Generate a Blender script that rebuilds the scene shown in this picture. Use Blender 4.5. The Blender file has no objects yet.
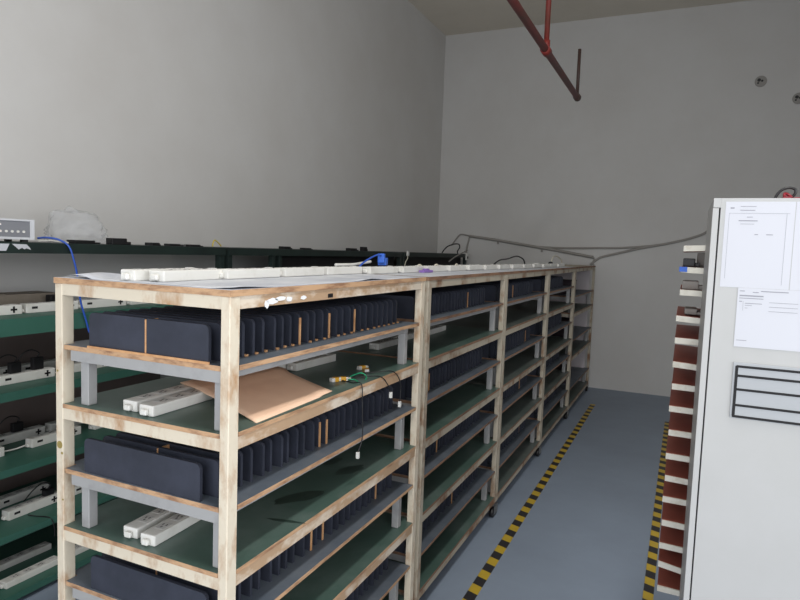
import bpy, bmesh, math, random
from mathutils import Vector, Matrix
rnd = random.Random(7)
C = bpy.context.scene.collection
scene = bpy.context.scene

# ------------------------------------------------------------------ materials
def lin(c):
    c /= 255.0
    return c / 12.92 if c <= 0.04045 else ((c + 0.055) / 1.055) ** 2.4
def col(r, g, b): return (lin(r), lin(g), lin(b), 1.0)

def mat(name, rgb, rough=0.6, metal=0.0, rgb2=None, scale=6.0, lo=0.45, hi=0.6, bump=0.0, bscale=40, detail=5, spec=0.5, aniso=None):
    m = bpy.data.materials.new(name); m.use_nodes = True
    nt = m.node_tree; N = nt.nodes; b = N['Principled BSDF']
    b.inputs['Base Color'].default_value = col(*rgb)
    b.inputs['Roughness'].default_value = rough
    b.inputs['Metallic'].default_value = metal
    b.inputs['Specular IOR Level'].default_value = spec
    geo = N.new('ShaderNodeNewGeometry')
    vec = geo.outputs['Position']
    if aniso:
        mp = N.new('ShaderNodeMapping'); mp.inputs['Scale'].default_value = aniso
        nt.links.new(vec, mp.inputs['Vector']); vec = mp.outputs['Vector']
    if rgb2:
        n = N.new('ShaderNodeTexNoise'); n.inputs['Scale'].default_value = scale; n.inputs['Detail'].default_value = detail
        n.inputs['Roughness'].default_value = 0.65
        nt.links.new(vec, n.inputs['Vector'])
        r = N.new('ShaderNodeValToRGB')
        r.color_ramp.elements[0].position = lo; r.color_ramp.elements[0].color = col(*rgb)
        r.color_ramp.elements[1].position = hi; r.color_ramp.elements[1].color = col(*rgb2)
        nt.links.new(n.outputs['Fac'], r.inputs['Fac']); nt.links.new(r.outputs['Color'], b.inputs['Base Color'])
    if bump:
        n2 = N.new('ShaderNodeTexNoise'); n2.inputs['Scale'].default_value = bscale
        nt.links.new(geo.outputs['Position'], n2.inputs['Vector'])
        bp = N.new('ShaderNodeBump'); bp.inputs['Strength'].default_value = bump; bp.inputs['Distance'].default_value = 0.01
        nt.links.new(n2.outputs['Fac'], bp.inputs['Height']); nt.links.new(bp.outputs['Normal'], b.inputs['Normal'])
    return m

M = {}
M['wall'] = mat('wall_paint', (205, 203, 200), 0.85, rgb2=(199, 196, 192), scale=1.2, lo=0.35, hi=0.7, bump=0.05, bscale=8)
M['walldim'] = mat('low_bounce_wall', (120, 118, 114), 0.9)  # unseen right and front walls, darkened to cut bounced light
M['ceiling'] = mat('ceiling_paint', (222, 214, 200), 0.9, rgb2=(214, 206, 192), scale=1.0, lo=0.3, hi=0.7)
M['floor'] = mat('floor_epoxy', (142, 154, 170), 0.5, rgb2=(132, 143, 158), scale=1.3, lo=0.3, hi=0.7, bump=0.04, bscale=5, spec=0.3)
M['cream'] = mat('worn_cream_paint', (206, 192, 168), 0.6, rgb2=(150, 112, 80), scale=11, lo=0.52, hi=0.66, bump=0.15, aniso=(1, 1, 0.45))
M['cream_end'] = mat('cream_paint_front', (214, 202, 181), 0.6, rgb2=(174, 136, 100), scale=13, lo=0.49, hi=0.70, bump=0.14, aniso=(1, 1, 0.5))
M['worn'] = mat('stripped_wood_rail', (176, 146, 116), 0.65, rgb2=(214, 200, 181), scale=9, lo=0.46, hi=0.6, bump=0.15, aniso=(1, 0.5, 1))
M['dull'] = mat('dull_paint', (176, 166, 148), 0.65, rgb2=(128, 94, 68), scale=8, lo=0.5, hi=0.64, bump=0.12, aniso=(1, 0.6, 0.5))  # greyer, darker cream for the racks behind the nearest
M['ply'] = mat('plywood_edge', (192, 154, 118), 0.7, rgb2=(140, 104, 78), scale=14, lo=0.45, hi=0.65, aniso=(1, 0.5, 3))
M['plydull'] = mat('dull_plywood_edge', (142, 108, 84), 0.75, rgb2=(104, 76, 60), scale=12, lo=.45, hi=.65, aniso=(1, .5, 3))  # darker plywood tone for every rack but the nearest
M['mat'] = mat('green_rubber_mat', (72, 94, 86), 0.38, rgb2=(94, 110, 104), scale=5, lo=0.45, hi=0.7, bump=0.03, bscale=20)
M['matdim'] = mat('grey_green_mat', (88, 98, 94), 0.45, rgb2=(108, 112, 108), scale=5, lo=0.45, hi=0.7)
M['benchtop'] = mat('blue_grey_mat', (86, 94, 104), 0.5, rgb2=(102, 108, 115), scale=9, lo=0.4, hi=0.7)
M['grey'] = mat('grey_metal_paint', (158, 157, 156), 0.55, rgb2=(138, 137, 136), scale=9, lo=0.5, hi=0.75)
M['panel'] = mat('dark_slate_foam', (48, 51, 61), 0.55, rgb2=(59, 62, 74), scale=7, lo=0.4, hi=0.7, bump=0.06, bscale=60, spec=0.3)
M['stick'] = mat('raw_batten_wood', (206, 158, 112), 0.7, rgb2=(178, 128, 86), scale=25, lo=0.4, hi=0.7)
M['white'] = mat('white_plastic', (218, 216, 210), 0.4, rgb2=(200, 197, 188), scale=12, lo=0.5, hi=0.8)
M['slot'] = mat('socket_grey', (196, 194, 190), 0.5)
M['black'] = mat('black_plastic', (26, 25, 27), 0.45)
M['mark'] = mat('black_print', (24, 23, 24), 0.8)
M['film'] = mat('grey_film_sheet', (184, 187, 195), 0.42, rgb2=(208, 209, 213), scale=7, lo=0.4, hi=0.65, bump=0.3, bscale=14)
M['board'] = mat('cardboard', (240, 203, 173), 0.8, rgb2=(233, 194, 164), scale=10, lo=0.4, hi=0.7)
M['ldark'] = mat('dark_green_steel', (30, 44, 40), 0.5, rgb2=(22, 32, 30), scale=5, lo=0.4, hi=0.7)
M['lgreen'] = mat('green_bench_mat', (54, 98, 84), 0.5, rgb2=(62, 104, 92), scale=4, lo=0.4, hi=0.7)
M['lback'] = mat('black_fill', (26, 24, 25), 0.7)  # flat black for the sheet in the upper compartment
M['lshade'] = mat('shaded_wall_brown', (104, 92, 88), 0.85, rgb2=(94, 84, 80), scale=3, lo=.4, hi=.7)  # tone of the wall in shade behind the left racks
M['carton'] = mat('faded_carton', (150, 138, 124), 0.8, rgb2=(136, 124, 110), scale=8, lo=0.4, hi=0.7)
M['blue'] = mat('blue_plastic', (38, 96, 196), 0.4)
M['bluew'] = mat('blue_wire', (44, 84, 178), 0.4)
M['purple'] = mat('purple_plastic', (136, 104, 176), 0.5)
M['yellow'] = mat('yellow_wire', (206, 184, 60), 0.5)
M['green'] = mat('green_wire', (30, 150, 104), 0.45)
M['orange'] = mat('orange_label', (226, 168, 50), 0.5)
M['red'] = mat('red_plastic', (128, 22, 38), 0.4)
M['redpipe'] = mat('red_pipe_paint', (126, 40, 34), 0.5, rgb2=(96, 50, 38), scale=3, lo=0.45, hi=0.65)
M['rust'] = mat('dark_rust_pipe', (74, 52, 44), 0.6, rgb2=(56, 42, 38), scale=8, lo=0.4, hi=0.7)
M['cablegrey'] = mat('grey_cable', (150, 146, 140), 0.6)
M['ivory'] = mat('ivory_wire', (222, 216, 196), 0.5)
M['cab'] = mat('cabinet_enamel', (173, 172, 170), 0.42, rgb2=(168, 167, 164), scale=3, lo=0.4, hi=0.7)
M['cabvent'] = mat('vent_grey', (158, 160, 162), 0.5)
M['paper'] = mat('white_paper', (192, 192, 197), 0.75)
M['ink'] = mat('faded_print', (142, 142, 148), 0.8)
M['trayr'] = mat('red_brown_laminate', (166, 92, 76), 0.5, rgb2=(146, 80, 68), scale=5, lo=0.4, hi=0.7)
M['trayw'] = mat('white_tray_edge', (220, 216, 204), 0.6, rgb2=(200, 192, 176), scale=20, lo=0.5, hi=0.7)
M['stain'] = mat('olive_stain', (146, 128, 70), 0.7)
M['blot'] = mat('white_paint_smear', (232, 232, 232), 0.7)
M['steel'] = mat('caster_steel', (140, 140, 140), 0.4, metal=0.7)
M['meter'] = mat('meter_grey', (120, 121, 126), 0.5)
M['meterlight'] = mat('meter_case', (196, 197, 200), 0.45)
M['darkbox'] = mat('dark_violet_box', (44, 30, 38), 0.6)
M['paleback'] = mat('pale_sheet', (196, 188, 190), 0.8)
M['moist'] = mat('mat_scuff', (48, 64, 58), 0.3)

def tape_mat():
    m = bpy.data.materials.new('hazard_tape'); m.use_nodes = True
    nt = m.node_tree; N = nt.nodes; b = N['Principled BSDF']; b.inputs['Roughness'].default_value = 0.5
    g = N.new('ShaderNodeNewGeometry'); s = N.new('ShaderNodeSeparateXYZ'); nt.links.new(g.outputs['Position'], s.inputs[0])
    def math_(op, a, bb):
        n = N.new('ShaderNodeMath'); n.operation = op
        for i, v in enumerate((a, bb)):
            if isinstance(v, (int, float)): n.inputs[i].default_value = v
            else: nt.links.new(v, n.inputs[i])
        return n.outputs[0]
    k = math_('MULTIPLY', s.outputs['X'], 0.35)
    y = math_('ADD', s.outputs['Y'], k)
    y = math_('SUBTRACT', y, 1.662 + 0.35 * 0.148 - 0.04)
    y = math_('DIVIDE', y, 0.1525)
    f = math_('FRACT', math_('ADD', y, 10.0), 0)
    t = math_('LESS_THAN', f, 0.5)
    nz = N.new('ShaderNodeTexNoise'); nz.inputs['Scale'].default_value = 14; nt.links.new(g.outputs['Position'], nz.inputs['Vector'])
    w = N.new('ShaderNodeMix'); w.data_type = 'RGBA'; w.inputs['A'].default_value = col(206, 172, 46); w.inputs['B'].default_value = col(178, 152, 58)
    nt.links.new(nz.outputs['Fac'], w.inputs['Factor'])
    mx = N.new('ShaderNodeMix'); mx.data_type = 'RGBA'; mx.inputs['A'].default_value = col(46, 44, 46)
    nt.links.new(w.outputs['Result'], mx.inputs['B']); nt.links.new(t, mx.inputs['Factor'])
    nt.links.new(mx.outputs['Result'], b.inputs['Base Color'])
    return m
M['tape'] = tape_mat()

def bag_mat():
    m = bpy.data.materials.new('clear_plastic_film'); m.use_nodes = True
    nt = m.node_tree; N = nt.nodes; b = N['Principled BSDF']
    b.inputs['Base Color'].default_value = col(228, 230, 234); b.inputs['Roughness'].default_value = 0.25
    b.inputs['Alpha'].default_value = 0.2
    return m
M['bag'] = bag_mat()

# ------------------------------------------------------------------ mesh helpers
def box(bm, x0, x1, y0, y1, z0, z1, mi=0):
    v = [bm.verts.new(p) for p in ((x0,y0,z0),(x1,y0,z0),(x1,y1,z0),(x0,y1,z0),(x0,y0,z1),(x1,y0,z1),(x1,y1,z1),(x0,y1,z1))]
    fs = [(0,3,2,1),(4,5,6,7),(0,1,5,4),(1,2,6,5),(2,3,7,6),(3,0,4,7)]
    out = []
    for f in fs:
        fc = bm.faces.new([v[i] for i in f]); fc.material_index = mi; out.append(fc)
    return out
def bevel(bm, w, seg=2):
    bmesh.ops.bevel(bm, geom=list(bm.edges), offset=w, segments=seg, affect='EDGES', profile=0.6)
def obj(name, bm, mats, parent=None, loc=None, smooth=False):
    me = bpy.data.meshes.new(name); bm.normal_update(); bm.to_mesh(me); bm.free()
    for m in (mats if isinstance(mats, (list, tuple)) else [mats]): me.materials.append(M[m] if isinstance(m, str) else m)
    if smooth:
        for p in me.polygons: p.use_smooth = True
    o = bpy.data.objects.new(name, me); C.objects.link(o)
    if parent: o.parent = parent
    if loc: o.location = loc
    return o
def bobj(name, b, mats, parent=None, bev=0.0, loc=None):
    bm = bmesh.new()
    for q in (b if isinstance(b[0], (list, tuple)) else [b]): box(bm, *q)
    if bev: bevel(bm, bev)
    return obj(name, bm, mats, parent, loc)
def tag(o, label, cat, group=None, kind=None):
    o['label'] = label; o['category'] = cat
    if group: o['group'] = group
    if kind: o['kind'] = kind
    return o
def thing(name, label, cat, loc=(0,0,0), rz=0.0, group=None):
    o = bpy.data.objects.new(name, None); C.objects.link(o); o.empty_display_size = 0.05
    o.location = loc; o.rotation_euler = (0,0,rz)
    return tag(o, label, cat, group)
def struct(name, bm, m):
    o = obj(name, bm, m); o['kind'] = 'structure'; return o
def copy_tree(o, parent=None):
    c = o.copy(); C.objects.link(c)
    if parent is not None: c.parent = parent
    for ch in list(KIDS.get(o.name, [])): copy_tree(ch, c)
    return c
KIDS = {}
def index(o):
    KIDS[o.name] = [x for x in C.objects if x.parent == o]
    for k in KIDS[o.name]: index(k)
def crv(pts, n=8):
    P = [Vector(p) for p in pts]
    if len(P) < 3: return P
    out = []
    for i in range(len(P) - 1):
        a = P[max(i-1,0)]; b = P[i]; c = P[i+1]; d = P[min(i+2, len(P)-1)]
        for k in range(n):
            t = k / n
            out.append(0.5*((2*b)+(c-a)*t+(2*a-5*b+4*c-d)*t*t+(3*b-a-3*c+d)*t**3))
    out.append(P[-1]); return out
def tube(bm, pts, r, sides=8, mi=0):
    rings = []; N = len(pts)
    up = Vector((0,0,1))
    for i, p in enumerate(pts):
        t = (pts[min(i+1,N-1)] - pts[max(i-1,0)]).normalized()
        a = t.cross(up)
        if a.length < 0.05: a = t.cross(Vector((1,0,0)))
        a.normalize(); b = t.cross(a).normalized()
        if rings and a.dot(pa) < 0: a = -a; b = -b
        pa = a
        rings.append([bm.verts.new(p + r*(math.cos(2*math.pi*k/sides)*a + math.sin(2*math.pi*k/sides)*b)) for k in range(sides)])
    for i in range(N-1):
        for k in range(sides):
            f = bm.faces.new((rings[i][k], rings[i][(k+1)%sides], rings[i+1][(k+1)%sides], rings[i+1][k])); f.smooth = True; f.material_index = mi
    bm.faces.new(rings[0][::-1]).material_index = mi; bm.faces.new(rings[-1]).material_index = mi
    bmesh.ops.recalc_face_normals(bm, faces=bm.faces)
def wire(name, pts, r, m, parent=None, n=8, sides=8):
    bm = bmesh.new(); tube(bm, crv(pts, n) if n else [Vector(p) for p in pts], r, sides)
    return obj(name, bm, m, parent)
def cyl(bm, c, axis, r, h, n=20, mi=0):
    a = {'x': Vector((1,0,0)), 'y': Vector((0,1,0)), 'z': Vector((0,0,1))}[axis]
    tube(bm, [Vector(c) - a*h/2, Vector(c) + a*h/2], r, n, mi)
    
ORD = ['zeroth','first','second','third','fourth','fifth','sixth','seventh','eighth','ninth','tenth','eleventh','twelfth','thirteenth','fourteenth','fifteenth','sixteenth','seventeenth','eighteenth','nineteenth','twentieth','twenty-first','twenty-second','twenty-third','twenty-fourth','twenty-fifth','twenty-sixth']

# ------------------------------------------------------------------ the room
XL, XR, YB, YF, ZC = -2.14, 3.3, 6.87, -2.6, 4.52
bm = bmesh.new(); box(bm, XL-.2, XR+.2, YF-.2, YB+.2, -.2, 0); struct('floor', bm, 'floor')
bm = bmesh.new(); box(bm, XL-.2, XR+.2, YF-.2, YB+.2, ZC, ZC+.2); struct('ceiling', bm, 'ceiling')
bm = bmesh.new(); box(bm, XL-.2, XL, YF, YB, 0, ZC); struct('wall_left', bm, 'wall')
WY0, WY1, WZ0, WZ1 = -2.4, 1.2, 0.8, 3.2   # tall window in the right wall, outside the picture
bm = bmesh.new()
box(bm, XR, XR+.2, YF, WY0, 0, ZC); box(bm, XR, XR+.2, WY1, YB, 0, ZC); box(bm, XR, XR+.2, WY0, WY1, 0, WZ0); box(bm, XR, XR+.2, WY0, WY1, WZ1, ZC)
struct('wall_right', bm, 'walldim')
bm = bmesh.new(); box(bm, XL-.2, XR+.2, YB, YB+.2, 0, ZC); struct('wall_back', bm, 'wall')
DX0, DX1, DZ = -1.0, 3.1, 3.6          # wide loading doorway behind the camera, where the daylight enters
bm = bmesh.new()
box(bm, XL-.2, DX0, YF-.2, YF, 0, ZC); box(bm, DX1, XR+.2, YF-.2, YF, 0, ZC); box(bm, DX0, DX1, YF-.2, YF, DZ, ZC)
struct('wall_front', bm, 'walldim')

# floor tapes
tag(bobj('floor_tape', (.121, .175, .9, 5.95, 0, .0015), 'tape'), 'black and yellow striped floor tape along the foot of the long racks', 'floor tape')
tag(bobj('floor_tape', (.896, .944, .9, 5.6, 0, .0015), 'tape'), 'black and yellow striped floor tape beside the red-brown tray boards on right', 'floor tape')

# ------------------------------------------------------------------ storage racks
W = 0.613; PX, PY = .028, .038
ZT = 1.516; RAILS = [1.516, 1.166, .812, .479, .125]; RH = .032; BT = .012
BH = .167                                  # height of the raised shelves above the boards
LEVEL = ['top', 'second', 'third', 'fourth', 'bottom']
def board(name, parent, L, z, t, top, over=0.0, edge='ply'):
    if parent['label'][:7] != 'nearest': edge = 'plydull'
    bm = bmesh.new()
    e = 0.0005
    box(bm, -W-over, over, PY+e, L-PY-e, z, z+t)
    if over:
        bm.free(); bm = bmesh.new(); box(bm, -W-over, over, -over, L+over, z, z+t)
    else:
        box(bm, -W+PX+e, -PX-e, 0, PY+e, z, z+t); box(bm, -W+PX+e, -PX-e, L-PY-e, L, z, z+t)
    bm.normal_update()
    for f in bm.faces:
        if f.normal.z > .9: f.material_index = 1
    return obj(name, bm, [edge, top], parent)
def frame(parent, L, z, mats):
    bm = bmesh.new(); i = .002
    box(bm, -PX, -i, PY, L-PY, z-RH, z, 1); box(bm, -W+i, -W+PX, PY, L-PY, z-RH, z, 1)
    box(bm, -W+PX, -PX, i, PX, z-RH, z, 0); box(bm, -W+PX, -PX, L-PX, L-i, z-RH, z, 0)
    box(bm, -W+PX, -PX, L/2-.015, L/2+.015, z-RH, z, 0)
    return obj('shelf_frame', bm, mats, parent)
def caster(parent, x, y, top):
    bm = bmesh.new()
    cyl(bm, (x, y, (top+.07)/2+.005), 'z', .008, top-.07-.0)
    for s in (-1, 1): box(bm, x+s*.016-.0015, x+s*.016+.0015, y-.014, y+.014, .024, .078)
    box(bm, x-.0175, x+.0175, y-.014, y+.014, .075, .079)
    c = obj('caster', bm, 'steel', parent)
    bm = bmesh.new(); cyl(bm, (x, y, .031), 'x', .03, .022, 20); obj('wheel', bm, 'black', c, smooth=False)
def make_rack(y0, L, label, mats, top_mat, rails, n):
    t = thing('storage_rack', label, 'rack', (0, y0, 0), 0, 'wooden racks in the long row')
    for x in (-W, -PX):
        for y in (0, L-PY):
            bm = bmesh.new(); box(bm, x, x+PX, y, y+PY, rails[-1]-RH, rails[0]); bevel(bm, .002, 1)
            obj('post', bm, mats[0], t)
            caster(t, x+PX/2, y+PY/2, rails[-1]-RH)
    for k, z in enumerate(rails):
        frame(t, L, z, [mats[0], mats[1]])
        if k == 0: board('top_board', t, L, z, .016, top_mat, .002)
        else: board('shelf', t, L, z, BT, mats[2])
    return t
R1 = make_rack(0, 1.225, 'nearest tall cream painted wooden rack with five green shelves on casters', ('cream_end','worn','mat'), 'film', RAILS, 1)
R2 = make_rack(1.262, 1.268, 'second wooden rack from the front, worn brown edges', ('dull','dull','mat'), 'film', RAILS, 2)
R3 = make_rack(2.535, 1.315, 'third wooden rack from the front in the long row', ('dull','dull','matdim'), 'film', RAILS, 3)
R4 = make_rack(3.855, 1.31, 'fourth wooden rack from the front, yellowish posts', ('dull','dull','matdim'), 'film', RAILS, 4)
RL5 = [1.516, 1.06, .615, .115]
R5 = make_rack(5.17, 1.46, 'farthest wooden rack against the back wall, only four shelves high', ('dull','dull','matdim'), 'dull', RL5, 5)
# marks on the nearest rack
bm = bmesh.new()
random.seed(3)
for (y, z, w, h) in ((.17,1.502,.05,.014),(.205,1.506,.05,.010),(.145,1.495,.02,.018),(.245,1.503,.03,.012),(.315,1.503,.03,.010)):
    vs = [bm.verts.new((-.0012, y + w*.5*math.cos(a)*(.8+.3*random.random()), z-.006 + h*.6*math.sin(a)*(.8+.3*random.random()))) for a in [i*math.pi/6 for i in range(12)]]
    bm.faces.new(vs)
bm.normal_update(); bmesh.ops.solidify(bm, geom=list(bm.faces), thickness=-.0008)
obj('paint_smear', bm, 'blot', R1)['label'] = 'white paint smears on the brown top rail'
bm = bmesh.new(); box(bm, -.0022, -.0008, .45, .478, 1.489, 1.501); obj('label_tag', bm, 'black', R1)['label'] = 'small black tag on the top rail'
bm = bmesh.new()
for (x, z, r) in ((-.598, 1.058, .011), (-.587, .90, .003), (-.589, 1.035, .004), (-.604, 1.27, .003)):
    cyl(bm, (x, -.0003, z), 'y', r, .0008, 14)
obj('stain', bm, 'stain', R1)
# dark scuffs on the third shelf of the nearest rack
for (x, y, a, b, ang) in ((-.12,.50,.09,.035,.5),(-.10,.80,.07,.03,.3),(-.055,.33,.06,.008,1.35),(-.2,.85,.05,.02,.2)):
    bm = bmesh.new(); vs = []
    for i in range(20):
        th = i*math.pi/10; rr = .85+.3*random.random()
        px, py = a*rr*math.cos(th), b*rr*math.sin(th)
        vs.append(bm.verts.new((x+px*math.sin(ang)+py*math.cos(ang), y+px*math.cos(ang)-py*math.sin(ang), .8243)))
    f = bm.faces.new(vs)
    f.normal_update()
    if f.normal.z < 0: f.normal_flip()
    obj('scuff_mark', bm, 'moist', R1)['label'] = 'dark wet looking scuffs on the third shelf'

# ------------------------------------------------------------------ raised shelves (benches)
def make_bench(name_label, L, y0, z, edge='ply', top='benchtop'):
    t = thing('raised_shelf', name_label, 'raised shelf', (0, y0, z), 0, 'low raised shelves standing on the rack shelves')
    a, b = -W+PX+.003, -.002
    bm = bmesh.new(); y1 = L-PY-.006
    box(bm, a, -PX-.003, .004, PY+.003, BH-.013, BH); box(bm, -W+.004, b, PY+.003, y1, BH-.013, BH)
    bm.normal_update()
    for f in bm.faces:
        if f.normal.z > .9: f.material_index = 1
    obj('board', bm, [edge, top], t)
    xs = (-W+.077, -.062)
    bm = bmesh.new()
    box(bm, xs[0]-.02, xs[1]+.034, .0045, .019, BH-.042, BH-.0132); box(bm, xs[0], xs[1]+.03, L-.115, L-.09, BH-.038, BH-.0132)
    for x in xs: box(bm, x+.002, x+.028, .0192, L-.115, BH-.038, BH-.0132)
    obj('metal_frame', bm, 'grey', t)
    for x in xs:
        for y in (.0195, L-.12):
            bm = bmesh.new(); box(bm, x, x+.03, y, y+.03, 0, BH-.0382); bevel(bm, .002, 1); obj('leg', bm, 'grey', t)
    return t
TIER = ['uppermost', 'second-highest', 'third-highest', 'lowest']
RNAME = ['nearest rack', 'second rack from front', 'third rack from front', 'fourth rack from front', 'farthest rack']
BENCH = []
for ri, (y0, L, rails) in enumerate(((0,1.225,RAILS),(1.262,1.268,RAILS),(2.535,1.315,RAILS),(3.855,1.31,RAILS),(5.17,1.46,RL5))):
    tiers = TIER if len(rails) == 5 else ['uppermost', 'middle', 'lowest']
    for k, z in enumerate(rails[1:]):
        BENCH.append((ri, k, y0, L, z+BT))
        make_bench(f'{tiers[k]} low raised shelf with grey metal legs in the {RNAME[ri]}', L, y0, z+BT, 'ply' if ri == 0 else 'plydull')

# ------------------------------------------------------------------ dark upright panels in rows
PW, PH, PT = .42, .097, .010
def panel_bm(x0, x1, h=PH, t=PT, r=.016, rr=(1,1), y=0.0):
    bm = bmesh.new(); pts = [(x0, 0), (x1, 0)]
    if rr[1]: pts += [(x1-r+r*math.cos(a), h-r+r*math.sin(a)) for a in [i*math.pi/10 for i in range(6)]]
    else: pts.append((x1, h))
    if rr[0]: pts += [(x0+r-r*math.sin(a), h-r+r*math.cos(a)) for a in [i*math.pi/10 for i in range(6)]]
    else: pts.append((x0, h))
    f = bm.faces.new([bm.verts.new((x, y, z)) for x, z in pts])
    e = bmesh.ops.extrude_face_region(bm, geom=[f])
    bmesh.ops.translate(bm, vec=(0, t, 0), verts=[v for v in e['geom'] if isinstance(v, bmesh.types.BMVert)])
    bmesh.ops.recalc_face_normals(bm, faces=bm.faces)
    return bm
def panel_plain():
    o = obj('upright_panel', panel_bm(-PW, 0), 'panel'); return o
def panel_split(gap=.006, tall=0.0):
    t = bpy.data.objects.new('upright_panel', None); C.objects.link(t)
    obj('half_panel', panel_bm(-PW, -PW*.5-gap/2, rr=(1,0)), 'panel', t); obj('half_panel', panel_bm(-PW*.5+gap/2, 0, rr=(0,1)), 'panel', t)
    bobj('batten', (-PW*.5-gap/2+.0005, -PW*.5+gap/2-.0005, -.0006, PT+.03, .0, PH-.003), 'stick', t)['label'] = 'light wooden batten between the two halves'
    return t
def panel_edge():
    t = bpy.data.objects.new('upright_panel', None); C.objects.link(t)
    obj('slab', panel_bm(-PW, -.0035), 'panel', t)
    bobj('edge_strip', (-.0030, 0, .001, PT-.001, 0, PH*.84), 'stick', t)['label'] = 'light raw wood strip along the edge'
    return t
def panel_foot():
    t = bpy.data.objects.new('upright_panel', None); C.objects.link(t)
    obj('slab', panel_bm(-PW, 0), 'panel', t)
    bobj('foot_wedge', (-.022, .005, PT+.0005, PT+.010, 0, .005), 'stick', t)['label'] = 'small wooden wedge at the foot'
    return t
PR = [panel_plain(), panel_split(), panel_edge(), panel_foot()]
for p_ in PR: index(p_)
used = set()
pitch = .0435
extra = bmesh.new()
for (ri, k, y0, L, z) in BENCH:
    if ri == 4: continue
    n = 26 if ri == 0 else 25 if ri == 1 else 24
    pt = pitch if ri == 0 else pitch*1.01
    for i in range(n):
        y = y0 + .008 + i*pt + (0 if i == 0 else rnd.uniform(-.004, .004))
        x = -.07 + (-.026 if (k == 1 and i == 0) else 0) + rnd.uniform(-.004, .004)
        if ri == 0:
            kind = 0
            if (k, i) in ((0, 0), (1, 1), (2, 1)): kind = 1
            elif (k, i) in ((0, 9), (0, 13), (1, 12), (1, 13), (2, 11), (2, 13), (2, 22), (0, 17)): kind = 2
            elif k == 0 and i > 0: kind = 3
        else:
            kind = 2 if rnd.random() < .04 else 0
        if ri == 3:
            b2 = panel_bm(x-PW, x, y=y); 
            for v in b2.verts: v.co.z += z+BH
            me = bpy.data.meshes.new('tmp'); b2.to_mesh(me); b2.free(); extra.from_mesh(me); bpy.data.meshes.remove(me)
            continue
        if kind not in used: o = PR[kind]; used.add(kind)
        else: o = copy_tree(PR[kind])
        o.location = (x, y, z+BH); o.rotation_euler = (0, 0, rnd.uniform(-.012, .012))
        if i == 0 and ri == 0:
            lab = ['foremost dark panel on uppermost raised shelf, split by a light wooden batten',
                   'foremost dark slate panel with rounded corner on second-highest raised shelf of nearest rack',
                   'foremost dark slate panel on third-highest raised shelf of nearest rack',
                   'foremost dark slate panel on lowest raised shelf of nearest rack'][k]
        else:
            lab = f'{ORD[i+1]} dark upright panel from the front on {TIER[k]} raised shelf of {RNAME[ri].split(" from")[0]}'
        tag(o, lab, 'panel', 'dark upright panels in rows on the raised shelves')
o = obj('upright_panels', extra, 'panel'); tag(o, 'dark upright panels standing in the shadowed fourth rack from the front', 'panels', kind='stuff')
bobj_front = bobj('foot_rail', (-.49, -.066, .0075-.0045, .0075-.0005, 1.178+BH, 1.178+BH+.006), 'stick')
tag(bobj_front, 'thin light wood strip at the foot of the foremost split panel', 'strip')

# boxes in the farthest rack
for i, (yy, z, h) in enumerate(((5.45, RL5[1]+BT+BH, .13), (5.40, RL5[2]+BT+BH, .16), (5.42, RL5[3]+BT+BH, .14))):
    t = thing('storage_box', f'dark box on {["the uppermost", "the middle", "the lowest"][i]} raised shelf of the farthest rack', 'box', (-.25, yy+.2, z), 0, 'dark boxes in the farthest rack')
    bobj('carton', (-.16, .16, -.17, .17, 0, h), 'darkbox', t, .004); bobj('lid_edge', (-.163, .163, -.173, .173, h, h+.012), 'darkbox', t, .002)
tag(bobj('backing_sheet', (-.54, -.05, 6.552, 6.556, RL5[3]+.0125, RL5[0]-.034), 'paleback'), 'pale sheet standing across the far end of the farthest rack', 'sheet')

# ------------------------------------------------------------------ power strips
SL, SW, SH = .27, .05, .03
def make_strip(marks=False, sw=SW, sh=SH):
    t = bpy.data.objects.new('power_strip', None); C.objects.link(t)
    bm = bmesh.new(); box(bm, -sw/2, sw/2, -SL/2, SL/2, 0, sh); bevel(bm, .004, 2); obj('housing', bm, 'white', t)
    for y in (-.075, -.015, .045):
        bm = bmesh.new(); box(bm, -.015, .015, y-.02, y+.02, sh, sh+.0008)
        s = obj('socket', bm, 'slot', t)
        bm = bmesh.new()
        for (dx, dy) in ((-.006, .006), (.006, .006), (0, -.008)): box(bm, dx-.0015, dx+.0015, y+dy-.004, y+dy+.004, sh+.0008, sh+.0013)
        obj('slots', bm, 'mark', s)
    bobj('rocker_switch', (-.008, .008, .088, .112, sh, sh+.003), 'slot', t, .001)
    bm = bmesh.new(); box(bm, -.011, .011, -SL/2-.013, -SL/2, .004, .02); bevel(bm, .003, 1); obj('cord_outlet', bm, 'white', t)
    if marks:
        bm = bmesh.new(); x = sw/2
        box(bm, x, x+.0008, -.108, -.080, sh*.45, sh*.70)
        obj('minus_mark', bm, 'mark', t)
        bm = bmesh.new(); box(bm, x, x+.0008, .080, .110, sh*.42, sh*.62); box(bm, x, x+.0008, .0905, .0995, sh*.18, sh*.86)
        obj('plus_mark', bm, 'mark', t)
    index(t); return t
ps = make_strip(); psm = make_strip(True, .05, .043)
used_p = set()
def strip(x, y, z, label, group, rz=0.0, marks=False):
    src = psm if marks else ps
    if src.name in used_p: o = copy_tree(src)
    else: used_p.add(src.name); o = src
    o.location = (x, y, z); o.rotation_euler = (0, 0, rz); tag(o, label, 'power strip', group); return o
TOP = ZT+.016+.0018
G = 'power strips along the rack tops'
strip(-.372, .165, TOP, 'white power strip at the front of the rack top, left one of a pair', G, .02)
strip(-.312, .200, TOP, 'white power strip at the front of the rack top, right one of a pair', G, .07)
xs = -.300; y = .45; i = 3
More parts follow.
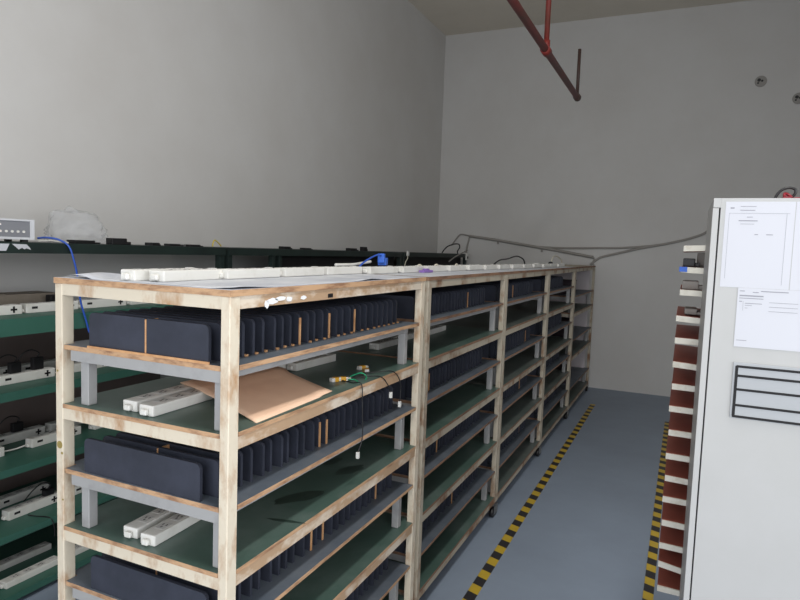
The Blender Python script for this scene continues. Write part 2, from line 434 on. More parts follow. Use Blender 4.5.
while y < 4.95:
    yy = y
    xs = -.300 + .045*(y-.5) + rnd.uniform(-.006, .006) if y > 1.2 else -.297
    zz = ZT+.0165 if y > 1.26 else TOP
    if not (1.10 < y < 1.26 or 2.42 < y < 2.66 or 3.74 < y < 3.98):
        strip(xs, yy, zz+.0005, f'{ORD[i]} white power strip from the front along the rack tops', G, rnd.uniform(-.03, .03)); i += 1
    elif y < 1.3 or y < 2.7 or y < 4:
        strip(xs, yy, TOP+.0005, f'{ORD[i]} white power strip from the front along the rack tops', G, rnd.uniform(-.02, .02)); i += 1
    y += .292
G = 'power strips lying on the shelves of the nearest rack'
z2, z3 = 1.178+.0005, .824+.0005
strip(-.372, .172, z2, 'left white power strip of the pair beside the cardboard, nearest rack', G, .03)
strip(-.298, .160, z2, 'right white power strip of the pair beside the cardboard, nearest rack', G, .02)
strip(-.372, .170, z3, 'left white power strip of the pair on third shelf of nearest rack', G, .06)
strip(-.296, .160, z3, 'right white power strip of the pair on third shelf of nearest rack', G, .05)
for i, (x, y) in enumerate(((-.375,.60),(-.325,.88),(-.315,1.085))):
    if i == 2: break
    strip(x, y, z2, f'{ORD[i+1]} dim white power strip behind the cardboard on second shelf of nearest rack', G, -.04)
G = 'power strips on the second shelf of the second rack'
for i, (x, y) in enumerate(((-.30,1.50),(-.32,1.80),(-.30,2.12))):
    strip(x, y, z2, f'{ORD[i+1]} dusty power strip from the front on second shelf of second rack', G, rnd.uniform(-.03,.03))

# grey film over the nearest rack top
bm = bmesh.new(); nx, ny = 26, 44; g = []
for i in range(nx+1):
    row = []
    for j in range(ny+1):
        x = -W+.03 + (W-.034)*i/nx; y = .012 + 1.19*j/ny
        h = 0.0002
        if x < -.42 and y < .3: h += .014*max(0, math.sin((x+.60)*24))*math.exp(-((y-.08)/.1)**2)
        if x > -.06: h += .006*max(0, math.sin(y*9.0+1.2))**3*((x+.06)/.056)
        row.append(bm.verts.new((x + (.004*math.sin(y*21) if i == nx else 0), y + (.006*math.sin(x*17) if j == 0 else 0), ZT+.016+h)))
    g.append(row)
for i in range(nx):
    for j in range(ny): bm.faces.new((g[i][j], g[i+1][j], g[i+1][j+1], g[i][j+1])).smooth = True
bm.normal_update(); r_ = bmesh.ops.solidify(bm, geom=list(bm.faces), thickness=.0008)
for v_ in bm.verts: v_.co.z += .0012
tag(obj('plastic_sheet', bm, 'film'), 'wrinkled grey plastic sheet spread over the nearest rack top', 'plastic sheet')

# cardboard on second shelf
bm = bmesh.new(); A, B, Cc, D = Vector((-.405,.262)), Vector((-.012,.125)), Vector((-.025,.53)), Vector((-.37,.66)); n = 14; g = []
for i in range(n+1):
    row = []
    for j in range(n+1):
        u, v = i/n, j/n
        p = (A*(1-u)+B*u)*(1-v) + (D*(1-u)+Cc*u)*v
        h = .034*(1-u)**1.2 + .0015 + .010*math.sin(u*math.pi)*(1-v) + (.004 if v > .8 else 0)
        h = max(h, .0355 if u < .30 else 0)
        row.append(bm.verts.new((p.x, p.y, 1.178+h)))
    g.append(row)
for i in range(n):
    for j in range(n): bm.faces.new((g[i][j], g[i+1][j], g[i+1][j+1], g[i][j+1])).smooth = True
bm.normal_update(); bmesh.ops.solidify(bm, geom=list(bm.faces), thickness=.003)
tag(obj('cardboard_sheet', bm, 'board'), 'flat tan cardboard sheet lying over power strips on second shelf of nearest rack', 'cardboard')

# connectors and cords on the second shelf of the nearest rack
def connector(loc, rz, label):
    t = thing('wire_connector', label, 'connector', loc, rz, 'labelled wire connectors')
    bobj('body', (-.02, .02, -.008, .008, 0, .014), 'white', t, .002)
    bobj('label_sticker', (-.007, .012, -.0085, .0085, .0002, .0146), 'orange', t)['label'] = 'orange sticker'
    bobj('plug_end', (.02, .03, -.005, .005, .003, .011), 'ivory', t, .001)
zs = 1.1785
connector((-.125, .92, zs), 1.25, 'orange and white connector standing farther along the second shelf, tilted')
connector((-.085, .70, zs), .8, 'orange and white connector with green wire near the cardboard corner')
connector((-.10, .675, zs), 1.3, 'white connector lying just behind the green wire, next to cardboard')
tag(wire('green_wire', [(-.07,.725,zs+.012),(-.05,.77,zs+.02),(-.03,.775,zs+.008),(-.02,.75,zs+.003)], .0022, 'green'), 'short green wire loop beside the orange connectors', 'wire')
tag(wire('green_wire', [(-.065,.705,zs+.006),(-.045,.715,zs+.006),(-.022,.70,zs+.0025)], .0022, 'green'), 'straight green wire end by the rail of second shelf', 'wire')
def cord(pts, label, plug_m='white'):
    t = thing('hanging_cord', label, 'cord', pts[0])
    o = Vector(pts[0]); P = [Vector(p)-o for p in pts]
    wire('cable', P, .0021, 'black', t); e = P[-1]
    bobj('plug', (e.x-.005, e.x+.005, e.y-.005, e.y+.005, e.z-.022, e.z), plug_m, t, .001)
cord([(-.08,.69,zs+.003),(-.03,.675,zs+.004),(.004,.674,zs+.004),(.0085,.676,1.12),(.012,.678,1.0),(.006,.66,.95)], 'longest thin black cord hanging over the second shelf rail past the raised shelf')
cord([(-.07,.72,zs+.003),(-.03,.775,zs+.008),(.004,.82,zs+.004),(.010,.865,1.15),(.008,.905,1.11)], 'middle black cord with white tip hanging over second shelf rail')
cord([(-.09,.83,zs+.003),(-.04,.88,zs+.006),(.004,.93,zs+.004),(.010,.985,1.13),(.010,.985,1.058)], 'black cord with white tip hanging from second shelf rail nearest the far post')
connector((-.085, .88, zs), 2.2, 'small white connector lying between the two farther hanging cords')

# things lying on the strips of the rack tops
t = thing('blue_plug', 'blue plug with blue cable lying on white strips on the rack tops', 'plug', (-.33, 1.49, TOP+.031), .3)
bobj('body', (-.02, .02, -.03, .03, 0, .036), 'blue', t, .004); bobj('grip', (-.016, .016, -.062, -.03, .012, .056), 'blue', t, .004)
wire('cable', [(0,-.06,.045),(-.01,-.10,.05),(-.03,-.17,.035),(-.05,-.25,.012),(-.07,-.32,-.026)], .004, 'bluew', t)
tag(wire('white_lead', [(-.36,1.10,TOP+.035),(-.345,1.22,TOP+.036),(-.35,1.32,TOP+.042),(-.35,1.40,TOP+.048)], .006, 'white'), 'white lead lying along strips up to the blue plug', 'cord')
def loop(y, label, r=.034, x=-.262):
    pts = [(x, y+r*1.3*math.cos(a), ZT+.018+.034*math.sin(a)) for a in [math.pi*i/10 for i in range(11)]]
    tag(wire('ivory_wire', pts, .004, 'ivory', n=2), label, 'wire', 'ivory wire loops on the rack tops')
loop(1.78, 'ivory wire loop arching up at the joint of the first two racks')
loop(2.02, 'ivory wire loop just behind the purple holder on rack tops')
loop(2.35, 'third small ivory wire loop along the rack top strips', .026)
t = thing('purple_holder', 'pale purple plastic holder beside the white strips on second rack top', 'holder', (-.20, 1.72, ZT+.0165), -.05)
bobj('tray', (-.014, .014, -.055, .055, 0, .012), 'purple', t, .003); bobj('clip', (-.010, .010, -.02, .02, .012, .02), 'purple', t, .002)
z_ = ZT+.0165
tag(wire('arched_lead', [(-.35,3.40,z_+.004),(-.34,3.45,z_+.03),(-.35,3.62,z_+.055),(-.35,3.85,z_+.065),(-.35,4.08,z_+.085),(-.35,4.22,z_+.085),(-.33,4.32,z_+.06),(-.32,4.36,z_+.004)], .006, 'black'), 'black cord arching up from the far rack top strips', 'cord')
t = thing('white_adapter', 'small white adapter at the end of the arched black cord', 'adapter', (-.22, 4.36, z_)); bobj('body', (-.02, .02, -.03, .03, 0, .035), 'white', t, .003); bobj('prongs', (-.008, .008, .03, .045, .012, .02), 'steel', t)
t = thing('black_adapter', 'small black round adapter at the far end of the strip row', 'adapter', (-.24, 5.10, z_))
bm = bmesh.new(); cyl(bm, (0,0,.022), 'y', .022, .05, 16); obj('body', bm, 'black', t); bobj('cable_stub', (-.005,.005,.025,.06,.017,.027), 'black', t)
tag(wire('ivory_wire', [(-.25,5.18,z_+.004),(-.25,5.20,z_+.06),(-.25,5.32,z_+.10),(-.25,5.55,z_+.09),(-.25,5.75,z_+.05),(-.25,5.78,z_+.004)], .005, 'ivory'), 'thin ivory wire arch on the farthest rack top', 'wire', 'ivory wire loops on the rack tops')

# ------------------------------------------------------------------ long racks along the left wall
LX0, LX1 = -2.11, -1.63
LV = [(1.615, .047), (1.287, .075), (.970, .040), (.632, .034), (.337, .031), (.058, .03)]
def left_rack(y0, y1, label, mids=(), back_from=None):
    t = thing('wall_rack', label, 'rack', (0, y0, 0), 0, 'dark racks along the left wall'); L = y1-y0
    for x in (LX0+.01, LX1-.05):
        for y in (0, L-.04):
            if x < -1.9 and 1.8 < y+y0 < 2.2: continue        # these two share the wall bracket at the joint
            bobj('post', (x, x+.04, y, y+.04, 0, LV[0][0]-LV[0][1]), 'ldark', t, .002)
        if x > -1.9:
            for y in mids: bobj('post', (x, x+.035, y-y0, y-y0+.035, 0, LV[0][0]-LV[0][1]), 'ldark', t, .002)
    for k, (z, e) in enumerate(LV):
        bm = bmesh.new()
        if k == 0: box(bm, LX0, LX1, 0, L, z-e, z)
        else:
            box(bm, LX0+.052, LX1-.052, 0, L, z-e, z-.0001)
            box(bm, LX1-.052, LX1-.0, .0415, L-.0415, z-e, z)
            box(bm, LX0, LX0+.052, .0415, L-.0415, z-e, z)
        obj('top_board' if k == 0 else 'shelf', bm, 'ldark' if k == 0 else 'lgreen', t)
    bobj('wall_shade_sheet', (LX0-.014, LX0-.008, .05, L-.05, .07, LV[1][0]-.09), 'lshade', t)['label'] = 'brownish sheet coloured as the shaded wall below the second shelf'  # added sheet, its brown puts the wall's shade into colour
    if back_from is not None:
        bobj('fill_sheet', (LX1-.09, LX1-.075, max(back_from-y0, .05), L-.05, LV[1][0]+.01, LV[0][0]-LV[0][1]-.002), 'lback', t)['label'] = 'black sheet filling the upper compartment'  # made-up black sheet, makes the upper compartment read dark
    return t
LA = left_rack(-.35, 1.915, 'dark green rack on the left wall, nearest one holding the grey meter')
LB = left_rack(1.95, 4.60, 'dark rack on left wall behind the nearest rack, middle of three', (2.42, 2.50), 2.545)
LC_ = left_rack(4.63, 6.66, 'black rack on left wall reaching to the back corner', (), 4.7)
bm = bmesh.new()
for poly in (((.30,1.608),(.545,1.608),(.53,1.578),(.30,1.576)), ((.556,1.608),(.62,1.607),(.635,1.592),(.64,1.583),(.62,1.59),(.61,1.585),(.60,1.592),(.585,1.584))):
    f = bm.faces.new([bm.verts.new((LX1+.0006, y+.35, z)) for y, z in poly])
bm.normal_update(); bmesh.ops.solidify(bm, geom=list(bm.faces), thickness=.0005)
obj('torn_label', bm, 'paper', LA)['label'] = 'torn white paper label on the front edge'

G = 'power strips on the left wall racks'
LN = {1: 'second shelf', 2: 'third shelf', 3: 'fourth shelf', 4: 'fifth shelf', 5: 'bottom shelf'}
rows = {1: [(-1.79, (.555, .845, 1.14, 1.44, 1.73), True)], 2: [(-1.79, (.415, .715, 1.03, 1.33), True), (-1.95, (.62, .92), True)],
        3: [(-1.83, (.49, .89, 1.24), True), (-1.98, (.80, 1.10), True)], 4: [(-1.79, (.40, .745, 1.07), True), (-1.95, (.50, .80), True)],
        5: [(-1.72, (.37, .685, 1.0), False), (-1.89, (.45, .76), False)]}
for k, rr in rows.items():
    for ri, (x, ys, mk) in enumerate(rr):
        for i, y in enumerate(ys):
            rown = ('front row' if ri == 0 else 'back row') if len(rr) > 1 else 'single row'
            strip(x, y, LV[k][0]+.0005, f'{ORD[i+1]} white power strip from the left, {rown} on {LN[k]} of left wall rack', G, rnd.uniform(-.02, .02), mk)
            if i: pass
# leads joining the strips
for k, (x, ya, yb) in enumerate(((-1.79, .85, .895),(-1.83, .625, .755),(-1.79, .88, .935),(-1.72, .82, .865))):
    z = LV[k+2][0]+.015
    tag(wire('strip_lead', [(x, ya+.002, z),(x, (ya+yb)/2, z-.004),(x, yb-.018, z)], .004, 'white'), f'short white lead joining two front power strips on {LN[k+2]} of left rack', 'cord')
def adapter(x, y, z, label, h=.05, w=.026):
    t = thing('power_adapter', label, 'adapter', (x, y, z), 0, 'black adapters plugged into the strips')
    bobj('body', (-w/2, w/2, -.026, .026, .0, h), 'black', t, .004)
    wire('cord', [(0,.0,h),(0,.01,h+.02),(.0,-.03,h+.038),(0,-.075,h+.02),(-.036,-.10,-.005)], .003, 'black', t)
SHM = .043+.0018
adapter(-1.79, .665, LV[2][0]+SHM, 'black adapter plugged into the third shelf strip, left of two')
adapter(-1.79, .775, LV[2][0]+SHM, 'black adapter plugged into the third shelf strip, right of two', .058)
adapter(-1.98, .80, LV[3][0]+SHM, 'black adapter on back row strip of fourth shelf', .045)
adapter(-1.83, .53, LV[3][0]+SHM, 'black adapter at picture edge on fourth shelf front strip', .045)
adapter(-1.79, .825, LV[4][0]+SHM, 'black adapter plugged into fifth shelf strip', .03)
tag(wire('thin_cord', [(-1.745,.69,LV[4][0]+.004),(-1.70,.70,LV[4][0]+.004),(-1.64,.72,LV[4][0]+.003),(-1.622,.73,LV[4][0]-.03),(-1.622,.735,LV[4][0]-.09)], .0025, 'black'), 'thin black cord trailing over the fifth shelf edge of left rack', 'cord')
t = thing('long_carton', 'low faded carton behind the strips on second shelf of left rack', 'carton', (-2.0, .62, LV[1][0]+.0005))
bobj('body', (-.07, .07, -.36, .36, 0, .075), 'carton', t, .003); bobj('flap', (-.072, .072, -.362, .1, .075, .079), 'carton', t)
tag(bobj('black_clip', (-1.90, -1.86, .90, .95, LV[1][0]+.0005, LV[1][0]+.07), 'black', None, .006), 'small black lump by the carton on second shelf', 'clip')

# meter and odds and ends on top of the left racks
ZL = LV[0][0]
t = thing('power_meter', 'grey bench meter with white knobs on the left wall rack top', 'meter', (-1.80, .51, ZL), -.22)
bobj('case', (-.12, .105, -.19, .19, .012, .1), 'meterlight', t, .004)
fr = bmesh.new()
box(fr, .105, .113, -.19, .19, .012, .022); box(fr, .105, .113, -.19, .19, .092, .1); box(fr, .105, .113, .172, .19, .022, .092); box(fr, .105, .113, -.19, -.172, .022, .092)
obj('bezel', fr, 'meterlight', t)
fp = bobj('front_panel', (.105, .108, -.171, .171, .0225, .0915), 'meter', t)
for y in (.055, .078, .101, .124, .147):
    bm = bmesh.new(); cyl(bm, (.1105, y, .046), 'x', .0055, .005, 12); obj('knob', bm, 'white', t)
for y in (.035, .055):
    bm = bmesh.new(); cyl(bm, (.109, y, .075), 'x', .0045, .003, 12); obj('indicator', bm, 'white', t)
bobj('rocker_switch', (.108, .1115, .0, .042, .038, .058), 'black', t)
for x in (-.09, .08):
    for y in (-.16, .16): bobj('foot', (x-.012, x+.012, y-.012, y+.012, 0, .012), 'black', t)
bm = bmesh.new(); tube(bm, [Vector((0,0,0)), Vector((0,0,.008)), Vector((0,0,.014))], .10, 28)
for v in bm.verts:
    if v.co.z > .012: v.co.x *= .8; v.co.y *= .8
o = obj('white_dish', bm, 'white', None, (-1.83, .45, ZL+.1005)); tag(o, 'shallow white dish resting on top of the grey meter', 'dish')
tag(wire('blue_cable', [(-1.72,.735,ZL+.020),(-1.69,.76,ZL+.024),(-1.65,.79,ZL+.016),(-1.617,.815,ZL-.012),(-1.61,.835,1.54),(-1.61,.852,1.47),(-1.61,.86,1.40),(-1.612,.875,1.33),(-1.615,.90,1.26),(-1.615,.92,1.19)], .0045, 'bluew'), 'blue cable arcing from the meter down over the left rack', 'cable')
tag(wire('white_cable', [(-1.74,.75,ZL+.006),(-1.71,.79,ZL+.010),(-1.67,.82,ZL+.006),(-1.64,.83,ZL+.004)], .004, 'white'), 'short white cable on left rack top under the blue cable', 'cable')

# crumpled clear bag
bm = bmesh.new(); bmesh.ops.create_icosphere(bm, subdivisions=4, radius=1)
from mathutils import noise as mn
for v in bm.verts:
    d = v.co.normalized(); k = 1 + .35*(abs(mn.noise(d*2.3+Vector((3,1,2)))) ) + .18*mn.noise(d*6)
    p = Vector((d.x*.09*k, d.y*.145*k, d.z*.105*k))
    if p.z < -.06: p.z = -.06
    v.co = p
for f in bm.faces: f.smooth = True
zmin = min(v.co.z for v in bm.verts)
tag(obj('plastic_bag', bm, 'bag', None, (-1.88, 1.06, ZL-zmin+.0005)), 'crumpled clear plastic bag on the left wall rack top', 'bag')
def odd(x, y, sx, sy, sz, label, m='black', n=2):
    t = thing('black_adapter', label, 'adapter', (x, y, ZL), rnd.uniform(-.3, .3), 'small black adapters on the left rack tops')
    bobj('body', (-sx/2, sx/2, -sy/2, sy/2, 0, sz), m, t, .004)
    if n > 1: bobj('plug_end', (-sx*.3, sx*.3, sy/2, sy/2+sy*.35, 0, sz*.5), m, t, .003)
odd(-1.73, .97, .05, .14, .018, 'long flat black adapter lying beside the clear bag')
odd(-1.73, 1.18, .05, .09, .034, 'bulky black adapter to the right of the clear bag')
odd(-1.75, 1.44, .05, .07, .017, 'flat black adapter in the middle of left rack top')
odd(-1.74, 1.58, .05, .08, .014, 'low black adapter beside a silver plug on left rack top')
odd(-1.74, 1.74, .05, .09, .013, 'low black adapter just left of the yellow wire')
odd(-1.74, 2.70, .05, .08, .020, 'black adapter above the dark mid posts of left rack')
odd(-1.74, 2.98, .05, .09, .014, 'black adapter next along left rack top past the mid posts')
odd(-1.74, 3.72, .05, .10, .024, 'lumpy black adapter on left rack top before the tall plug')
odd(-1.74, 3.95, .05, .05, .040, 'tall black plug standing on left rack top above blue plug')
tag(bobj('silver_plug', (-1.76, -1.74, 1.66, 1.69, ZL, ZL+.012), 'steel', None, .003), 'tiny silver plug between black adapters on left rack top', 'plug')
tag(wire('yellow_wire', [(-1.74,1.92,ZL+.004),(-1.74,1.925,ZL+.03),(-1.74,1.94,ZL+.044),(-1.74,1.97,ZL+.03),(-1.74,2.0,ZL+.008)], .004, 'yellow'), 'yellow wire kinked upward on the left rack top', 'wire')
t = thing('white_plug', 'white plug with cord hanging over the left rack top edge', 'plug', (-1.618, 4.69, 1.60)); bobj('body', (-.008, .012, -.02, .02, -.02, .03), 'white', t, .004); wire('cord', [(0,0,-.02),(.003,-.01,-.05),(.003,-.05,-.08),(.002,-.07,-.12)], .005, 'ivory', t)
t = thing('white_plug', 'white plug hanging at the far corner end of left racks', 'plug', (-1.6175, 6.60, 1.585)); bobj('hook', (-.05, -.0125, -.01, .01, .0302, .036), 'white', t); bobj('body', (-.012, .012, -.035, .035, -.05, .04), 'white', t, .006); bobj('face', (.012, .014, -.02, .02, -.03, .0), 'mark', t)
tag(wire('black_cable', [(-1.72,5.95,ZL+.004),(-1.70,5.98,ZL+.05),(-1.68,6.05,ZL+.09),(-1.66,6.22,ZL+.12),(-1.66,6.38,ZL+.12),(-1.66,6.42,ZL+.08),(-1.66,6.34,ZL+.03),(-1.66,6.36,ZL+.004)], .008, 'black'), 'black cable looping up from the far end of left racks', 'cable')
tag(wire('grey_cable', [(-1.6225,5.95,1.52),(-1.6225,6.15,1.575),(-1.61,6.4,1.63),(-1.60,6.55,1.66)], .008, 'cablegrey'), 'grey cable slanting across the far end of left racks', 'cable')

# ------------------------------------------------------------------ cables on the back wall
yb = YB-.012
def wcable(pts, r, label):
    tag(wire('wall_cable', [(x, yb, z) for x, z in pts], r, 'cablegrey'), label, 'cable', 'grey cables on the back wall')
wcable([(-1.93,1.72),(-1.86,1.82),(-1.80,1.875),(-1.68,1.86)], .010, 'thin grey cable rising at the corner end of the wall trunk')
wcable([(-1.72,1.63),(-1.70,1.74),(-1.675,1.855)], .012, 'grey cable dropping behind the left racks from the wall trunk')
t = thing('wall_conduit', 'thick grey cable trunk sloping down the back wall', 'cable', (0, yb-.006, 0), 0, 'grey cables on the back wall')
wire('trunk', [(-1.68,0,1.856),(-1.3,0,1.812),(-.9,0,1.755),(-.5,0,1.70),(-.06,0,1.632)], .018, 'cablegrey', t)
for x, z in ((-1.28, 1.795), (-.70, 1.71)): bobj('clip', (x-.012, x+.012, -.012, .012, z-.035, z+.02), 'cablegrey', t, .003)
wcable([(-.72,1.738),(-.4,1.735),(0,1.748),(.25,1.757),(.55,1.785),(.76,1.822)], .013, 'upper grey cable running nearly level from the trunk toward the cabinet')
wcable([(-.09,1.535),(-.07,1.56),(-.01,1.61),(.045,1.640),(.25,1.697),(.5,1.765),(.76,1.822),(1.03,1.898),(1.20,1.99),(1.3,2.2)], .014, 'lower grey cable rising from the farthest rack toward the cabinet')
wcable([(-.06,1.632),(-.045,1.60),(-.06,1.56),(-.05,1.53)], .011, 'grey cable bending down from the trunk onto the farthest rack')
for x, z, w in ((1.605, 3.634, 'left'), (1.977, 3.426, 'right')):
    t = thing('wall_outlet', f'small round cable outlet with dark holes high on back wall, {w} of two', 'outlet', (x, YB, z), 0, 'round outlets on the back wall')
    bm = bmesh.new(); cyl(bm, (0,-.006,0), 'y', .06, .012, 24); obj('plate', bm, 'cablegrey', t)
    for dx, dz, r in ((-.018,.014,.018),(.012,.004,.012),(-.026,-.018,.01)):
        bm = bmesh.new(); cyl(bm, (dx,-.0125,dz), 'y', r, .003, 14); obj('hole', bm, 'black', t)

# ------------------------------------------------------------------ red sprinkler pipe
t = thing('sprinkler_pipe', 'dark red ceiling pipe run ending above the back racks', 'pipe', (.04, 0, 3.0))
wire('main_pipe', [(0,-3.55,0),(0,4.42,0)], .024, 'redpipe', t, n=0, sides=16)
bm = bmesh.new(); cyl(bm, (0,4.41,0), 'y', .031, .06, 16); obj('end_elbow', bm, 'rust', t)
wire('riser', [(0,4.41,.02),(0,4.41,.40)], .014, 'rust', t, n=0, sides=12)
wire('hanger_pipe', [(0,3.10,0),(0,3.10,ZC-3.0)], .018, 'redpipe', t, n=0, sides=12)
bm = bmesh.new(); cyl(bm, (0,3.10,0), 'y', .032, .09, 16); cyl(bm, (0,3.10,.04), 'z', .024, .05, 16); obj('tee_joint', bm, 'redpipe', t)

# ------------------------------------------------------------------ white cabinet
CX0, CX1, CY, CD, CZ = 1.0435, 1.62, .45, .40, 1.787
t = thing('metal_cabinet', 'tall off-white metal cabinet with papers and a vent grille', 'cabinet', (0, CY, 0))
bobj('body', (CX0-.001, CX1+.01, .014, CD, .02, CZ-.022), 'cab', t)
bobj('top_cap', [(CX0-.0155, CX1+.012, .0135, CD+.004, CZ-.0215, CZ), (CX0-.0155, CX0-.0002, 0, .0134, CZ-.0215, CZ)], 'cab', t)
bobj('side_flange', (CX0-.0165, CX0-.0035, 0, CD-.02, .02, CZ-.0225), 'cab', t, .001)
bobj('gap_shade_strip', (CX0-.0034, CX0-.0011, .004, CD-.03, .02, CZ-.0225), 'mark', t)  # black strip added to paint in the dark of the open gap
d = bobj('door', (CX0, CX1+.012, 0, .013, .03, CZ), 'cab', t)
bobj('plinth', (CX0+.01, CX1-.01, .03, CD-.02, 0, .02), 'black', t)
v = bobj('vent_grille', (1.094, 1.36, -.004, -.0002, 1.280, 1.411), 'cabvent', t, .0015)
bm = bmesh.new(); zt = 1.411
for off, x0 in ((.0095, 1.1005), (.031, 1.104), (.063, 1.1025), (.100, 1.1015), (.1265, 1.099)):
    box(bm, x0, 1.354, -.0052, -.0041, zt-off-.0027, zt-off+.0027)
box(bm, 1.0985, 1.1045, -.0053, -.0042, zt-.1255, zt-.0085)
obj('slots', bm, 'mark', v)
def paper(x0, x1, z0, z1, label, lines, y=-.0006):
    o = thing('paper_sheet', label, 'paper', (0, CY, 0), 0, 'papers stuck on the white cabinet')
    bobj('sheet', (x0, x1, y, y+.0005, z0, z1), 'paper', o)
    bm = bmesh.new()
    for (a, b, c, d_) in lines: box(bm, x0+a, x0+b, y-.0003, y-.00005, z1-c-d_, z1-c)
    obj('print', bm, 'ink', o)
paper(1.0535, 1.191, 1.5835, 1.779, 'large white printed sheet at the top left of the cabinet door',
      [(.010,.018,.013,.003),(.030,.062,.010,.0012),(.030,.06,.0185,.0016),(.044,.056,.034,.0014),(.028,.066,.042,.0022),(.032,.06,.050,.001),(.062,.069,.073,.002),(.085,.098,.073,.002),(.008,.128,.026,.0006),(.008,.0086,.026,.150),(.122,.1226,.026,.160)])
paper(1.1925, 1.333, 1.5835, 1.779, 'second large white sheet cut off by the right picture edge', [(.02,.05,.02,.002),(.02,.08,.05,.0015)])
paper(1.0915, 1.30, 1.447, 1.583, 'smaller printed form just above the vent grille',
      [(.004,.014,.006,.002),(.03,.042,.008,.002),(.046,.10,.005,.0022),(.004,.052,.016,.003),(.004,.052,.0225,.0018),(.004,.010,.03,.002),(.012,.0126,.030,.022),(.016,.05,.034,.0016),(.016,.03,.039,.0012),(.016,.022,.045,.0012),(.064,.12,.03,.001),(.064,.12,.04,.001),(.064,.12,.05,.001),(.004,.025,.105-.055+.07,.0015)], y=-.0013)
t = thing('test_leads', 'black looped lead with red clips lying on the cabinet top', 'leads', (0, CY, CZ))
wire('loop', [(1.166,.15,.006),(1.168,.15,.018),(1.178,.15,.032),(1.194,.15,.038),(1.206,.15,.034),(1.207,.15,.024),(1.198,.15,.012),(1.19,.14,.006)], .0032, 'black', t)
bobj('red_clip', (1.180, 1.197, .13, .19, .001, .016), 'red', t, .003); bobj('red_clip', (1.202, 1.24, .12, .18, .001, .013), 'red', t, .003)
wire('red_lead', [(1.184,.14,.016),(1.186,.15,.024),(1.195,.15,.02),(1.20,.14,.012)], .0035, 'red', t)

# ------------------------------------------------------------------ tray boards behind the cabinet
t = thing('tray_rack', 'rack of red-brown tray boards with white front edges behind the cabinet', 'rack', (0, .90, 0))
TZ = [1.684,1.620,1.551,1.471,1.403,1.329,1.260,1.190,1.115,1.040,.970,.902,.826,.752,.692,.612]
for i, z in enumerate(TZ):
    bm = bmesh.new(); x0 = .963 + rnd.uniform(-.002, .002) + (.006 if i < 3 else 0); x1 = 1.42; th = .0155
    box(bm, x0, x1, .004, .44, z-th, z); 
    box(bm, x0, x1, -.002, .0038, z-th-.001, z+.0008, 1)
    tilt = -.14 if i == 14 else (-.05 if i in (3, 5) else .05 if i == 0 else rnd.uniform(-.03, .0))
    for vv in bm.verts: vv.co.z += (vv.co.x-x0)*tilt
    obj('tray_board', bm, ['trayr', 'trayw'], t)
for x in (1.16, 1.40):
    for y in (.03, .40): bobj('post', (x, x+.02, y, y+.02, 0, 1.76), 'trayw', t)
def tray_item(x, y, z, b, m, label, name='black_adapter', cat='adapter'):
    q = thing(name, label, cat, (x, y, z), 0); bobj('body', b, m, q, .003); bobj('plug_end', (b[1], b[1]+.014, b[2]+.006, b[3]-.006, b[4], b[4]+(b[5]-b[4])*.5), m, q, .002)
tray_item(.985, .93, 1.6212, (-.014,.020,0,.07,0,.026), 'black', 'black adapter on the second tray board from the top')
tray_item(1.015, .95, 1.6212, (-.004,.022,.03,.11,0,.044), 'cablegrey', 'grey adapter behind a black one on second tray board')
tray_item(.985, .93, 1.5522, (-.012,.034,0,.08,0,.026), 'cablegrey', 'grey adapter on the third tray board from the top')
tray_item(1.02, .95, 1.4735, (-.035,.0,0,.10,0,.018), 'cablegrey', 'flat grey adapter on the fourth tray board from the top')
bobj('blue_sticker', (.962, .984, -.0035, -.0022, 1.606, 1.621), 'blue', t)['label'] = 'blue sticker on the end of a tray board'

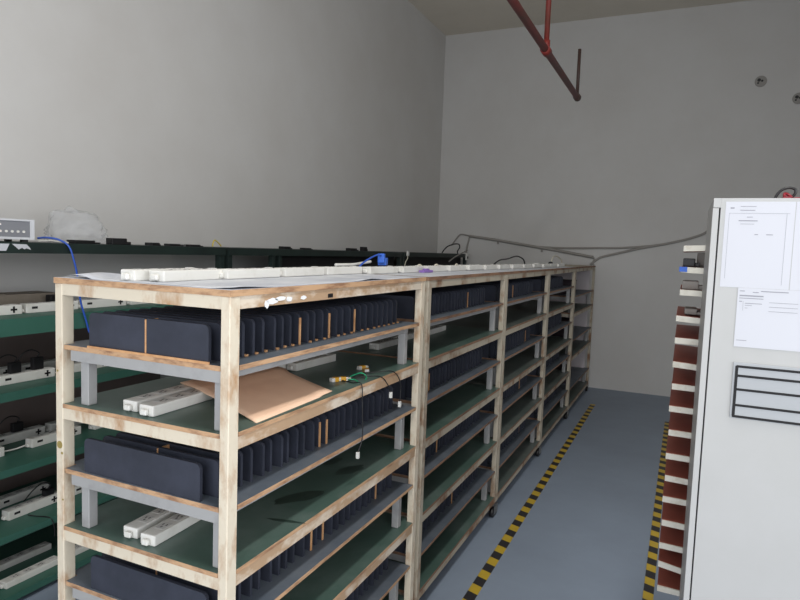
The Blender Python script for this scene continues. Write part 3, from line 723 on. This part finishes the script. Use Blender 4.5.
# ------------------------------------------------------------------ light
w = bpy.data.worlds.new('World'); scene.world = w; w.use_nodes = True
bg = w.node_tree.nodes['Background']; bg.inputs['Color'].default_value = (.80, .88, 1, 1); bg.inputs['Strength'].default_value = 1.0
def area(name, loc, rot, sx, sy, power, c=(1, 1, 1)):
    l = bpy.data.lights.new(name, 'AREA'); l.shape = 'RECTANGLE'; l.size = sx; l.size_y = sy; l.energy = power; l.color = c
    o = bpy.data.objects.new(name, l); C.objects.link(o); o.location = loc; o.rotation_euler = rot; return o
area('door_daylight', ((DX0+DX1)/2, YF+.02, DZ/2+.02), (math.radians(90), 0, 0), DX1-DX0-.1, DZ-.1, 84, (.97, .985, 1.0))
area('window_daylight', (XR-.01, (WY0+WY1)/2, (WZ0+WZ1)/2), (0, math.radians(90), 0), WZ1-WZ0-.1, WY1-WY0-.1, 78, (.97, .985, 1.0))

for i_, (lx, ly, pw) in enumerate(((1.15, -.1, 72),)):  # added lamp out of view, brightens the floor and upward surfaces
    t = thing('added_lamp', ('white ceiling lamp above the space in front of the nearest rack', 'white ceiling lamp over the far part of the aisle')[i_], 'lamp', (lx, ly, ZC), 0, 'added unseen lamps')
    bobj('housing', (-.17, .17, -.62, .62, -.09, 0), 'white', t, .01)
    area('added_lamp_light', (lx, ly, ZC-.10), (0, 0, 0), .30, 1.2, pw, (1, .985, .95))

# ------------------------------------------------------------------ camera
f, cx, cy, cz, yaw, pit, rol = 622.8464, 0.97672, -1.17579, 1.64263, 0.42617, -0.08086, 0.03575
fw = Vector((-math.sin(yaw)*math.cos(pit), math.cos(yaw)*math.cos(pit), math.sin(pit)))
r = Vector((math.cos(yaw), math.sin(yaw), 0)); u = r.cross(fw)
r2 = math.cos(rol)*r + math.sin(rol)*u; u2 = -math.sin(rol)*r + math.cos(rol)*u
cam = bpy.data.cameras.new('camera'); cam.sensor_width = 36; cam.sensor_fit = 'HORIZONTAL'; cam.lens = f/800*36; cam.clip_start = .05
co = bpy.data.objects.new('camera', cam); C.objects.link(co)
mw = Matrix((r2, u2, -fw)).transposed().to_4x4(); mw.translation = (cx, cy, cz); co.matrix_world = mw
scene.camera = co
vs = scene.view_settings; vs.view_transform = 'Standard'; vs.look = 'None'; vs.gamma = 1; vs.use_curve_mapping = False; vs.exposure = 0.0
scene.cycles.use_denoising = True
scene.cycles.max_bounces = 8
